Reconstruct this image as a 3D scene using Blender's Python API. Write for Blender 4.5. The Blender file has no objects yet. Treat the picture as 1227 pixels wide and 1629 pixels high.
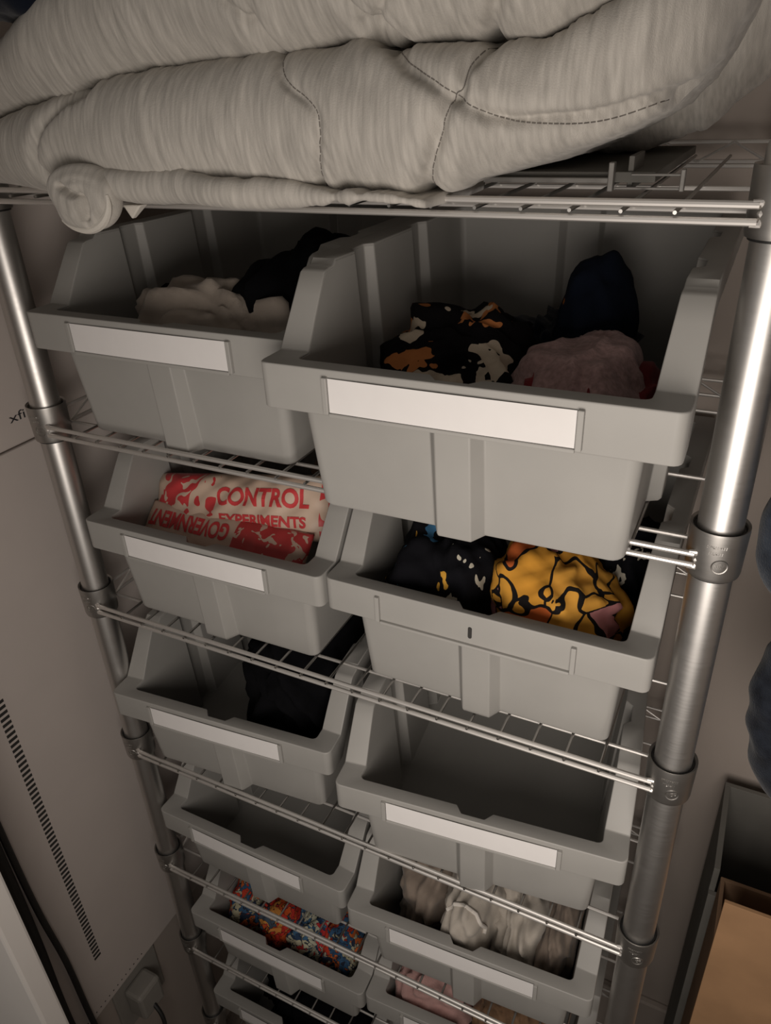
import bpy, bmesh, math, random
import numpy as np
from mathutils import Vector, Matrix

scene = bpy.context.scene
C = scene.collection
PI = math.pi
rng = np.random.RandomState(7)
random.seed(7)

# ------------------------------------------------------------------ camera
CAM = Vector((0.54004, -0.40893, 0.05904))
YAW, PITCH, ROLL = -0.4824, -0.5125, -0.0473
FPX = 1207.62
fwd = Vector((math.sin(YAW) * math.cos(PITCH), math.cos(YAW) * math.cos(PITCH), math.sin(PITCH)))
rgt = Vector((math.cos(YAW), -math.sin(YAW), 0))
upv = rgt.cross(fwd)
r2 = rgt * math.cos(ROLL) + upv * math.sin(ROLL)
u2 = upv * math.cos(ROLL) - rgt * math.sin(ROLL)
cam_d = bpy.data.cameras.new('camera')
cam = bpy.data.objects.new('camera', cam_d)
C.objects.link(cam)
cam_d.sensor_fit = 'VERTICAL'
cam_d.sensor_height = 24.0
cam_d.sensor_width = 24.0
cam_d.lens = FPX / 1629.0 * 24.0
cam_d.clip_start = 0.01
cam.matrix_world = Matrix(((r2.x, u2.x, -fwd.x, CAM.x), (r2.y, u2.y, -fwd.y, CAM.y),
                           (r2.z, u2.z, -fwd.z, CAM.z), (0, 0, 0, 1)))
scene.camera = cam

# ------------------------------------------------------------------ light
w = bpy.data.worlds.new('world')
scene.world = w
w.use_nodes = True
bg = w.node_tree.nodes['Background']
bg.inputs[0].default_value = (1.0, 0.92, 0.84, 1)
bg.inputs[1].default_value = 0.17
# the large soft lamp of the room, behind the photographer
ld = bpy.data.lights.new('room_lamp', 'AREA')
ld.shape = 'DISK'
ld.size = 0.40
ld.energy = 2.1
ld.spread = math.radians(140)      # beam narrowed to dim the left column
ld.color = (1.0, 0.905, 0.82)
lo = bpy.data.objects.new('room_lamp', ld)
lo.location = (0.575, -0.54, -0.195)
lo.rotation_euler = (Vector((0.53, 0.0, -0.32)) - Vector(lo.location)).to_track_quat('-Z', 'Y').to_euler()
C.objects.link(lo)
vs = scene.view_settings
vs.view_transform = 'Standard'
vs.look = 'None'
vs.exposure = 0.0
vs.gamma = 1.0
vs.use_curve_mapping = False


# ------------------------------------------------------------------ materials
def lin(c):
    c = c / 255.0
    return c / 12.92 if c <= 0.04045 else ((c + 0.055) / 1.055) ** 2.4


def rgb(r, g, b):
    return (lin(r), lin(g), lin(b), 1.0)


class NT:
    def __init__(self, name):
        self.m = bpy.data.materials.new(name)
        self.m.use_nodes = True
        self.t = self.m.node_tree
        self.b = self.t.nodes['Principled BSDF']

    def n(self, kind, **kw):
        nd = self.t.nodes.new(kind)
        for k, v in kw.items():
            if k.startswith('i_'):
                key = k[2:]
                nd.inputs[int(key) if key.isdigit() else key.replace('_', ' ')].default_value = v
            else:
                setattr(nd, k, v)
        return nd

    def l(self, a, b):
        self.t.links.new(a, b)

    def coord(self, scale=(1, 1, 1), rot=(0, 0, 0), loc=(0, 0, 0)):
        tc = self.n('ShaderNodeTexCoord')
        mp = self.n('ShaderNodeMapping')
        mp.inputs['Scale'].default_value = scale
        mp.inputs['Rotation'].default_value = rot
        mp.inputs['Location'].default_value = loc
        self.l(tc.outputs['Object'], mp.inputs['Vector'])
        return mp.outputs['Vector']

    def ramp(self, fac, stops, interp='LINEAR'):
        r = self.n('ShaderNodeValToRGB')
        r.color_ramp.interpolation = interp
        e = r.color_ramp.elements
        while len(e) > 1:
            e.remove(e[-1])
        e[0].position, e[0].color = stops[0]
        for p, c in stops[1:]:
            x = e.new(p)
            x.color = c
        self.l(fac, r.inputs['Fac'])
        return r.outputs['Color']

    def mix(self, fac, a, b):
        m = self.n('ShaderNodeMix', data_type='RGBA')
        for s, v in ((m.inputs[0], fac), (m.inputs[6], a), (m.inputs[7], b)):
            if isinstance(v, (int, float, tuple)):
                s.default_value = v
            else:
                self.l(v, s)
        return m.outputs[2]

    def bump(self, h, strength, dist=0.001):
        b = self.n('ShaderNodeBump')
        b.inputs['Strength'].default_value = strength
        b.inputs['Distance'].default_value = dist
        self.l(h, b.inputs['Height'])
        self.l(b.outputs['Normal'], self.b.inputs['Normal'])

    def set(self, rough=0.6, metal=0.0, spec=0.5, sheen=0.0, color=None):
        self.b.inputs['Roughness'].default_value = rough
        self.b.inputs['Metallic'].default_value = metal
        self.b.inputs['Specular IOR Level'].default_value = spec
        if sheen:
            self.b.inputs['Sheen Weight'].default_value = sheen
        if color is not None:
            if isinstance(color, tuple):
                self.b.inputs['Base Color'].default_value = color
            else:
                self.l(color, self.b.inputs['Base Color'])
        return self.m


def plain(name, c, rough=0.6, metal=0.0, spec=0.5, var=0.06, nscale=30, bump=0.0, bscale=400, bdist=0.0005):
    t = NT(name)
    v = t.coord()
    nz = t.n('ShaderNodeTexNoise')
    nz.inputs['Scale'].default_value = nscale
    nz.inputs['Detail'].default_value = 4
    t.l(v, nz.inputs['Vector'])
    a = tuple(x * (1 - var) for x in c[:3]) + (1,)
    b = tuple(min(1, x * (1 + var)) for x in c[:3]) + (1,)
    col = t.ramp(nz.outputs['Fac'], [(0.3, a), (0.7, b)])
    if bump:
        n2 = t.n('ShaderNodeTexNoise')
        n2.inputs['Scale'].default_value = bscale
        n2.inputs['Detail'].default_value = 3
        t.l(v, n2.inputs['Vector'])
        t.bump(n2.outputs['Fac'], bump, bdist)
    return t.set(rough, metal, spec, color=col)


M = {}
M['bin'] = plain('grey_bin_plastic', (0.355, 0.347, 0.328), 0.5, 0, 0.4, 0.03, 25, 0.12, 1500, 0.0002)
M['label'] = plain('label_paper', (0.78, 0.76, 0.75), 0.8, 0, 0.2, 0.015, 60)
M['slot'] = plain('dark_slot', (0.03, 0.028, 0.026), 0.8)
M['sleeve'] = plain('black_sleeve', (0.012, 0.012, 0.012), 0.45)
M['wall'] = plain('painted_wall', (0.44, 0.385, 0.345), 0.75, 0, 0.3, 0.03, 6, 0.15, 160, 0.0006)
M['floor'] = plain('floor_carpet', (0.20, 0.17, 0.145), 0.95, 0, 0.1, 0.2, 120, 0.6, 300, 0.002)
M['trim'] = plain('white_trim', (0.86, 0.82, 0.78), 0.5, 0, 0.4, 0.02, 12)
M['panel'] = plain('white_metal_panel', (0.62, 0.56, 0.525), 0.45, 0, 0.4, 0.025, 14, 0.08, 300, 0.0003)
M['panel2'] = plain('white_box_plastic', (0.64, 0.575, 0.535), 0.5, 0, 0.4, 0.02, 14)
M['ink'] = plain('dark_ink', (0.03, 0.03, 0.035), 0.6)
M['cable'] = plain('black_cable', (0.02, 0.019, 0.018), 0.5)
M['adapter'] = plain('adapter_plastic', (0.30, 0.285, 0.26), 0.5)
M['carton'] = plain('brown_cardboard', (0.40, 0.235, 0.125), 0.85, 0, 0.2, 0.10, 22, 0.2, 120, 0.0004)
M['carton_shaded'] = plain('brown_cardboard_shaded', (0.25, 0.16, 0.10), 0.9, 0, 0.2, 0.08, 22)  # same brown cardboard, coloured darker for the shade inside the box
M['greybox'] = plain('grey_fabric_box', (0.17, 0.165, 0.15), 0.8, 0, 0.3, 0.06, 30)
M['riser'] = plain('grey_coated_metal', (0.26, 0.25, 0.235), 0.45, 0.3, 0.5, 0.05, 40)


def steel(name, c, rough, metal=1.0):
    t = NT(name)
    v = t.coord((60, 60, 900))
    nz = t.n('ShaderNodeTexNoise')
    nz.inputs['Scale'].default_value = 1.0
    nz.inputs['Detail'].default_value = 3
    t.l(v, nz.inputs['Vector'])
    r = t.n('ShaderNodeMapRange')
    r.inputs['To Min'].default_value = rough - 0.04
    r.inputs['To Max'].default_value = rough + 0.06
    t.l(nz.outputs['Fac'], r.inputs['Value'])
    t.l(r.outputs[0], t.b.inputs['Roughness'])
    m = t.set(rough, metal, 0.5, color=c)
    t.l(r.outputs[0], t.b.inputs['Roughness'])
    return m


M['post'] = steel('brushed_steel_post', (0.60, 0.585, 0.565, 1), 0.40)
M['wire'] = steel('plated_steel_wire', (0.74, 0.715, 0.685, 1), 0.46, 0.8)
M['thin_wire_shaded'] = steel('thin_steel_wire_shaded', (0.42, 0.41, 0.395, 1), 0.36)  # same steel as the rails, darkened for the shade on the cross wires
M['collar'] = steel('cast_collar_steel', (0.44, 0.425, 0.405, 1), 0.42)


def cloth(name, c, var=0.12, scale=9, weave=900, rough=0.95, bump=0.35, streak=None, c2=None, sheen=0.15):
    t = NT(name)
    v = t.coord()
    nz = t.n('ShaderNodeTexNoise')
    nz.inputs['Scale'].default_value = scale * 5
    nz.inputs['Detail'].default_value = 5
    t.l(v, nz.inputs['Vector'])
    a = tuple(x * (1 - var) for x in c[:3]) + (1,)
    b = c2 if c2 else tuple(min(1, x * (1 + var)) for x in c[:3]) + (1,)
    col = t.ramp(nz.outputs['Fac'], [(0.32, a), (0.68, b)])
    n2 = t.n('ShaderNodeTexNoise')
    n2.inputs['Scale'].default_value = weave
    n2.inputs['Detail'].default_value = 2
    t.l(v, n2.inputs['Vector'])
    if streak:
        v3 = t.coord(streak)
        n3 = t.n('ShaderNodeTexNoise')
        n3.inputs['Scale'].default_value = 1.0
        n3.inputs['Detail'].default_value = 4
        t.l(v3, n3.inputs['Vector'])
        k = t.ramp(n3.outputs['Fac'], [(0.25, (0.74, 0.74, 0.74, 1)), (0.75, (1.14, 1.14, 1.14, 1))])
        mm = t.n('ShaderNodeMix', data_type='RGBA', blend_type='MULTIPLY')
        mm.inputs[0].default_value = 1
        t.l(col, mm.inputs[6])
        t.l(k, mm.inputs[7])
        col = mm.outputs[2]
    t.bump(n2.outputs['Fac'], bump, 0.0006)
    return t.set(rough, 0, 0.1, sheen, color=col)


def dark_print(name, base, spots, scale, thr, stretch=(1, 1, 1)):
    """dark cloth with scattered coloured printed shapes"""
    t = NT(name)
    v = t.coord(stretch)
    nz = t.n('ShaderNodeTexNoise')
    nz.inputs['Scale'].default_value = scale * 1.3
    t.l(v, nz.inputs['Vector'])
    mx = t.n('ShaderNodeMix', data_type='RGBA')
    mx.inputs[0].default_value = 0.06
    t.l(v, mx.inputs[6])
    t.l(nz.outputs['Color'], mx.inputs[7])
    vo = t.n('ShaderNodeTexVoronoi')
    vo.inputs['Scale'].default_value = scale
    t.l(mx.outputs[2], vo.inputs['Vector'])
    sep = t.n('ShaderNodeSeparateColor')
    t.l(vo.outputs['Color'], sep.inputs[0])
    n = len(spots)
    col = t.ramp(sep.outputs[0], [(i / n, s) for i, s in enumerate(spots)], 'CONSTANT')
    inside = t.n('ShaderNodeMath', operation='LESS_THAN')
    inside.inputs[1].default_value = thr
    t.l(vo.outputs['Distance'], inside.inputs[0])
    keep = t.n('ShaderNodeMath', operation='GREATER_THAN')
    keep.inputs[1].default_value = 0.45
    t.l(sep.outputs[1], keep.inputs[0])
    mu = t.n('ShaderNodeMath', operation='MULTIPLY')
    t.l(inside.outputs[0], mu.inputs[0])
    t.l(keep.outputs[0], mu.inputs[1])
    c = t.mix(mu.outputs[0], base, col)
    n2 = t.n('ShaderNodeTexNoise')
    n2.inputs['Scale'].default_value = 900
    t.l(v, n2.inputs['Vector'])
    t.bump(n2.outputs['Fac'], 0.3, 0.0005)
    return t.set(0.95, 0, 0.1, color=c)


def cell_print(name, cols, scale, edge, edgecol, stretch=(1, 1, 1), rough=0.9, warp=0.08):
    """cloth or foil printed with coloured areas outlined in a dark line"""
    t = NT(name)
    v = t.coord(stretch)
    nz = t.n('ShaderNodeTexNoise')
    nz.inputs['Scale'].default_value = scale * 0.9
    t.l(v, nz.inputs['Vector'])
    mx = t.n('ShaderNodeMix', data_type='RGBA')
    mx.inputs[0].default_value = warp
    t.l(v, mx.inputs[6])
    t.l(nz.outputs['Color'], mx.inputs[7])
    vo = t.n('ShaderNodeTexVoronoi')
    vo.inputs['Scale'].default_value = scale
    t.l(mx.outputs[2], vo.inputs['Vector'])
    ve = t.n('ShaderNodeTexVoronoi', feature='DISTANCE_TO_EDGE')
    ve.inputs['Scale'].default_value = scale
    t.l(mx.outputs[2], ve.inputs['Vector'])
    sep = t.n('ShaderNodeSeparateColor')
    t.l(vo.outputs['Color'], sep.inputs[0])
    n = len(cols)
    col = t.ramp(sep.outputs[0], [(i / n, s) for i, s in enumerate(cols)], 'CONSTANT')
    e = t.n('ShaderNodeMath', operation='LESS_THAN')
    e.inputs[1].default_value = edge
    t.l(ve.outputs['Distance'], e.inputs[0])
    return t.set(rough, 0, 0.2, color=t.mix(e.outputs[0], col, edgecol))


M['quilt'] = cloth('grey_quilt_cotton', (0.535, 0.507, 0.463), 0.05, 5, 1300, 0.95, 0.35, (420, 60, 45))
M['quilt_bind'] = cloth('quilt_binding_cotton', (0.68, 0.645, 0.585), 0.05, 5, 1300, 0.95, 0.3)
M['thread'] = plain('dark_quilting_thread', (0.17, 0.155, 0.14), 0.9)
M['black_cloth'] = cloth('black_cotton', (0.004, 0.004, 0.005), 0.2, sheen=0.0)
M['navy_cloth'] = cloth('navy_cotton', (0.008, 0.011, 0.020), 0.3)
M['cream_cloth'] = cloth('cream_cotton', (0.36, 0.31, 0.265), 0.08)
M['white_cloth'] = cloth('off_white_cotton', (0.44, 0.40, 0.35), 0.08)
M['white_edge'] = cloth('white_hem', (0.66, 0.62, 0.57), 0.05)
M['taupe_cloth'] = cloth('taupe_cotton', (0.24, 0.195, 0.16), 0.10)
M['pink_terry'] = cloth('dusty_pink_terry', (0.36, 0.235, 0.225), 0.22, 60, 420, 1.0, 1.0)
M['pink_cloth'] = cloth('pale_pink_knit', (0.44, 0.27, 0.25), 0.12, 12, 500, 1.0, 0.7)
M['red_cloth'] = cloth('dark_red_cotton', (0.16, 0.02, 0.022), 0.2)
M['brown_cloth'] = cloth('brown_cotton', (0.20, 0.12, 0.07), 0.4, 12)
M['denim'] = cloth('blue_denim', (0.011, 0.016, 0.028), 0.25, 14, 700, 0.9, 0.8, None, (0.035, 0.046, 0.065, 1))
M['denim2'] = cloth('dark_denim', (0.008, 0.010, 0.016), 0.25, 14, 700, 0.9, 0.8, None, (0.020, 0.025, 0.036, 1))
M['floral'] = dark_print('black_floral_print', (0.008, 0.007, 0.008, 1),
                         [rgb(205, 190, 170), rgb(165, 60, 65), rgb(195, 125, 75), rgb(195, 180, 160)], 36, 0.45, (1, 1, 1.0))
M['navy_print'] = dark_print('navy_print', (0.006, 0.009, 0.018, 1), [rgb(150, 90, 40), rgb(110, 110, 105), rgb(20, 30, 60)], 40, 0.16)
M['black_print'] = dark_print('black_cloth_with_shapes', (0.006, 0.006, 0.008, 1),
                              [rgb(190, 185, 170), rgb(60, 105, 140), rgb(200, 150, 60), rgb(165, 110, 115), rgb(185, 180, 170)],
                              42, 0.33, (1.5, 1.0, 0.8))
M['yellow_print'] = cell_print('yellow_cartoon_style_print', [rgb(225, 160, 62), rgb(228, 166, 70), rgb(228, 166, 70), rgb(205, 140, 140), rgb(222, 158, 60), rgb(205, 140, 140), rgb(228, 165, 66), rgb(215, 110, 55)],
                               28, 0.032, (0.012, 0.010, 0.010, 1), (1, 0.7, 1), 0.9, 0.05)
M['comic_a'] = cell_print('colourful_print', [rgb(195, 65, 45), rgb(60, 95, 130), rgb(190, 185, 165), rgb(200, 105, 55), rgb(45, 55, 75), rgb(170, 165, 140)],
                          75, 0.05, (0.03, 0.03, 0.04, 1))
M['comic_b'] = cell_print('orange_red_print', [rgb(205, 90, 45), rgb(190, 55, 45), rgb(205, 140, 70), rgb(70, 85, 100)],
                          60, 0.04, (0.04, 0.02, 0.02, 1))
M['comic_c'] = cell_print('blue_white_print', [rgb(70, 110, 145), rgb(190, 190, 170), rgb(50, 70, 100), rgb(190, 185, 160), rgb(200, 60, 60)],
                          70, 0.05, (0.03, 0.04, 0.06, 1))
M['red_ink'] = plain('red_print_ink', (0.62, 0.055, 0.06), 0.55, 0, 0.3, 0.08, 80)


def parcel_mat():
    t = NT('cream_parcel_with_red_print')
    v = t.coord((1, 1, 1))
    sx = t.n('ShaderNodeSeparateXYZ')
    t.l(v, sx.inputs[0])
    nz = t.n('ShaderNodeTexNoise')
    nz.inputs['Scale'].default_value = 42
    nz.inputs['Detail'].default_value = 1.0
    nz.inputs['Distortion'].default_value = 1.6
    t.l(v, nz.inputs['Vector'])
    th = t.n('ShaderNodeMath', operation='GREATER_THAN')
    th.inputs[1].default_value = 0.475
    t.l(nz.outputs['Fac'], th.inputs[0])
    # artwork only outside the lettering block (-0.018 .. 0.088 along the parcel)
    s1 = t.n('ShaderNodeMath', operation='SUBTRACT')
    s1.inputs[1].default_value = 0.034
    t.l(sx.outputs[0], s1.inputs[0])
    ab = t.n('ShaderNodeMath', operation='ABSOLUTE')
    t.l(s1.outputs[0], ab.inputs[0])
    g = t.n('ShaderNodeMath', operation='GREATER_THAN')
    g.inputs[1].default_value = 0.053
    t.l(ab.outputs[0], g.inputs[0])
    mu = t.n('ShaderNodeMath', operation='MULTIPLY')
    t.l(g.outputs[0], mu.inputs[0])
    t.l(th.outputs[0], mu.inputs[1])
    c = t.mix(mu.outputs[0], (0.66, 0.50, 0.39, 1), (0.62, 0.055, 0.06, 1))
    return t.set(0.45, 0, 0.4, color=c)


def parcel_mat2():
    t = NT('cream_parcel_with_red_artwork')
    v = t.coord((1, 1, 1))
    sx = t.n('ShaderNodeSeparateXYZ')
    t.l(v, sx.inputs[0])
    nz = t.n('ShaderNodeTexNoise')
    nz.inputs['Scale'].default_value = 70
    nz.inputs['Detail'].default_value = 2.0
    nz.inputs['Distortion'].default_value = 1.2
    t.l(v, nz.inputs['Vector'])
    th = t.n('ShaderNodeMath', operation='GREATER_THAN')
    th.inputs[1].default_value = 0.40
    t.l(nz.outputs['Fac'], th.inputs[0])
    g = t.n('ShaderNodeMath', operation='GREATER_THAN')
    g.inputs[1].default_value = 0.018
    t.l(sx.outputs[0], g.inputs[0])
    mu = t.n('ShaderNodeMath', operation='MULTIPLY')
    t.l(g.outputs[0], mu.inputs[0])
    t.l(th.outputs[0], mu.inputs[1])
    c = t.mix(mu.outputs[0], (0.64, 0.47, 0.37, 1), (0.55, 0.06, 0.06, 1))
    return t.set(0.45, 0, 0.4, color=c)


M['parcel'] = parcel_mat()
M['parcel2'] = parcel_mat2()


# ------------------------------------------------------------------ mesh helpers
def tag(o, label=None, cat=None, group=None, kind=None):
    if label:
        o['label'] = label
    if cat:
        o['category'] = cat
    if group:
        o['group'] = group
    if kind:
        o['kind'] = kind
    return o


def empty(name, loc, rotz=0.0):
    o = bpy.data.objects.new(name, None)
    o.empty_display_size = 0.03
    o.location = loc
    o.rotation_euler = (0, 0, rotz)
    C.objects.link(o)
    return o


def mk(name, verts, faces, mat, parent=None, loc=(0, 0, 0), smooth=True, angle=35):
    me = bpy.data.meshes.new(name)
    me.from_pydata([tuple(v) for v in verts], [], [tuple(f) for f in faces])
    me.update()
    bm = bmesh.new()
    bm.from_mesh(me)
    bmesh.ops.recalc_face_normals(bm, faces=bm.faces)
    bm.to_mesh(me)
    bm.free()
    if smooth:
        me.shade_smooth()
        if angle is not None:
            me.set_sharp_from_angle(angle=math.radians(angle))
    me.materials.append(mat)
    o = bpy.data.objects.new(name, me)
    C.objects.link(o)
    o.location = loc
    if parent:
        o.parent = parent
    return o


class MB:
    def __init__(s):
        s.v = []
        s.f = []

    def add(s, v, f):
        k = len(s.v)
        s.v += [tuple(p) for p in v]
        s.f += [tuple(i + k for i in q) for q in f]

    def box(s, x0, x1, y0, y1, z0, z1):
        s.add([(x0, y0, z0), (x1, y0, z0), (x1, y1, z0), (x0, y1, z0), (x0, y0, z1), (x1, y0, z1), (x1, y1, z1), (x0, y1, z1)],
              [(0, 3, 2, 1), (4, 5, 6, 7), (0, 1, 5, 4), (1, 2, 6, 5), (2, 3, 7, 6), (3, 0, 4, 7)])

    def tube(s, pts, r, n=8, caps=True):
        pts = [Vector(p) for p in pts]
        m = len(pts)
        rad = r if isinstance(r, (list, tuple)) else [r] * m
        vv = []
        prev = None
        for i, p in enumerate(pts):
            d = (pts[min(i + 1, m - 1)] - pts[max(i - 1, 0)]).normalized()
            if prev is None:
                a = Vector((0, 0, 1)) if abs(d.z) < 0.9 else Vector((1, 0, 0))
                e1 = d.cross(a).normalized()
            else:
                e1 = (prev - d * prev.dot(d)).normalized()
            prev = e1
            e2 = d.cross(e1)
            for k in range(n):
                t = 2 * PI * k / n
                vv.append(p + (e1 * math.cos(t) + e2 * math.sin(t)) * rad[i])
        ff = []
        for i in range(m - 1):
            for k in range(n):
                ff.append((i * n + k, i * n + (k + 1) % n, (i + 1) * n + (k + 1) % n, (i + 1) * n + k))
        if caps:
            ff.append(tuple(range(n))[::-1])
            ff.append(tuple((m - 1) * n + k for k in range(n)))
        s.add(vv, ff)

    def lathe(s, prof, n=32, c=(0, 0, 0), closed=False):
        vv = []
        for r, z in prof:
            for k in range(n):
                t = 2 * PI * k / n
                vv.append((c[0] + r * math.cos(t), c[1] + r * math.sin(t), c[2] + z))
        ff = []
        m = len(prof)
        for i in range(m if closed else m - 1):
            j = (i + 1) % m
            for k in range(n):
                ff.append((i * n + k, i * n + (k + 1) % n, j * n + (k + 1) % n, j * n + k))
        if not closed:
            ff.append(tuple(range(n))[::-1])
            ff.append(tuple((m - 1) * n + k for k in range(n)))
        s.add(vv, ff)

    def obj(s, name, mat, parent=None, loc=(0, 0, 0), smooth=True, angle=35, bevel=0):
        o = mk(name, s.v, s.f, mat, parent, loc, smooth, angle)
        if bevel:
            b = o.modifiers.new('bevel', 'BEVEL')
            b.width = bevel
            b.segments = 2
            b.limit_method = 'ANGLE'
            b.angle_limit = math.radians(40)
        return o


def copy_of(o, parent, loc=None):
    c = o.copy()
    C.objects.link(c)
    c.parent = parent
    if loc is not None:
        c.location = loc
    return c


class Noise:
    """smooth pseudo-noise: a sum of sines along random directions"""
    def __init__(s, seed, freq, n=14):
        r = np.random.RandomState(seed)
        d = r.normal(size=(n, 3))
        d /= np.linalg.norm(d, axis=1)[:, None]
        s.k = d * (freq * r.uniform(0.6, 1.5, n))[:, None] * 2 * PI
        s.p = r.uniform(0, 2 * PI, n)
        s.n = n

    def __call__(s, P):
        return np.sin(P @ s.k.T + s.p).sum(1) / math.sqrt(s.n / 2.0)


# ------------------------------------------------------------------ setting
def setting(name, x0, x1, y0, y1, z0, z1, mat, bevel=0):
    m = MB()
    m.box(x0, x1, y0, y1, z0, z1)
    o = m.obj(name, mat, smooth=False, bevel=bevel)
    o['kind'] = 'structure'
    return o


FLOOR = -1.34
WL, WB, WR = -0.078, 0.335, 1.02
setting('wall_back', -0.40, 1.10, WB, WB + 0.06, FLOOR, 0.95, M['wall'])
setting('wall_left', WL - 0.06, WL, -0.163, WB, FLOOR, 0.95, M['wall'])
setting('wall_right', WR, WR + 0.06, -0.9, WB, FLOOR, 0.95, M['wall'])
setting('floor', -0.9, 1.10, -1.6, WB, FLOOR - 0.05, FLOOR, M['floor'])
setting('baseboard_back', WL, WR, WB - 0.012, WB, FLOOR, FLOOR + 0.155, M['wall'], 0.003)
# white jamb and casing of the closet opening on the left
jb = setting('trim_1', -0.70, 0.050, -0.219, -0.1973, FLOOR, 0.95, M['trim'], 0.003)

# ------------------------------------------------------------------ wire shelving rack
SHELF_Z = [0.0, -0.1898, -0.3798, -0.5787, -0.7773, -0.9533, -1.1440]
W = 0.528
PXL, PXR, PYF, PYB = -0.0095, 0.5375, 0.0129, 0.277
rack = empty('wire_shelving_rack', (0.264, 0.145, FLOOR))
tag(rack, 'steel wire shelving rack holding two columns of grey bins', 'shelving rack')
RO = Vector(rack.location)


def rel(p, o=RO):
    return (p[0] - o[0], p[1] - o[1], p[2] - o[2])


pm = MB()
ztop = 0.030 - FLOOR
pm.lathe([(0.0001, 0.012), (0.010, 0.012), (0.0127, 0.014), (0.0127, ztop - 0.004), (0.0118, ztop), (0.0001, ztop)], 40)
post0 = pm.obj('post', M['post'], rack, rel((PXL, PYF, FLOOR)), angle=30)
posts = [post0]
for (x, y) in ((PXR, PYF), (PXL, PYB), (PXR, PYB)):
    posts.append(copy_of(post0, rack, rel((x, y, FLOOR))))
fm = MB()
fm.lathe([(0.0001, 0), (0.014, 0), (0.015, 0.004), (0.012, 0.010), (0.005, 0.011), (0.005, 0.020), (0.0001, 0.020)], 24)
foot0 = fm.obj('leveling_foot', M['sleeve'], posts[0])
for p in posts[1:]:
    copy_of(foot0, p)


def collar_mesh():
    m = MB()
    m.lathe([(0.0131, 0.0165), (0.0142, 0.0165), (0.0150, 0.0195), (0.0165, 0.0205), (0.01665, 0.0185), (0.0160, -0.009), (0.0155, -0.0115),
             (0.0132, -0.0115)], 48, closed=True)
    R = 0.01655

    def cyl(u, v):           # flat (u to the right, v up) -> the collar's front
        a = u / R
        rr = 0.01665 + (v - 0.0185) * 0.0236 - 0.0001
        return (rr * math.sin(a), -rr * math.cos(a), v)

    def stroke(pts, r=0.00040):
        dense = []
        for a, b in zip(pts[:-1], pts[1:]):
            for k in range(4):
                dense.append(cyl(a[0] + (b[0] - a[0]) * k / 4, a[1] + (b[1] - a[1]) * k / 4))
        dense.append(cyl(*pts[-1]))
        m.tube(dense, r, 5)
    cu, cv, rr = 0.0042, 0.000, 0.0045
    stroke([(cu + rr * math.cos(t), cv + rr * math.sin(t)) for t in np.linspace(0, 2 * PI, 25)], 0.00045)
    stroke([(cu - 0.0030, cv - 0.0015), (cu - 0.0030, cv + 0.0015), (cu - 0.0012, cv - 0.0015), (cu - 0.0012, cv + 0.0015)])
    stroke([(cu + 0.0008, cv + 0.0014), (cu - 0.0004, cv + 0.0012), (cu - 0.0003, cv + 0.0002), (cu + 0.0007, cv - 0.0002), (cu + 0.0008, cv - 0.0012), (cu - 0.0004, cv - 0.0014)])
    stroke([(cu + 0.0030, cv + 0.0015), (cu + 0.0016, cv + 0.0015), (cu + 0.0016, cv - 0.0015)])
    stroke([(cu + 0.0016, cv), (cu + 0.0026, cv)])
    # two worn raised lines, no longer readable
    r = random.Random(3)
    for row, (v, a, b) in enumerate(((0.0125, -0.0045, 0.0065), (0.0085, -0.0030, 0.0050))):
        u = a
        while u < b:
            w_ = r.uniform(0.0004, 0.0009)
            stroke([(u, v - 0.001), (u + w_ * 0.3, v + 0.001)], 0.00034)
            if r.random() < 0.6:
                stroke([(u, v + r.uniform(-0.001, 0.001)), (u + w_, v + r.uniform(-0.001, 0.001))], 0.00034)
            u += w_ + 0.0005
    return m


shelf_proto = {}
zig_h = (-0.004, 0.010)


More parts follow.
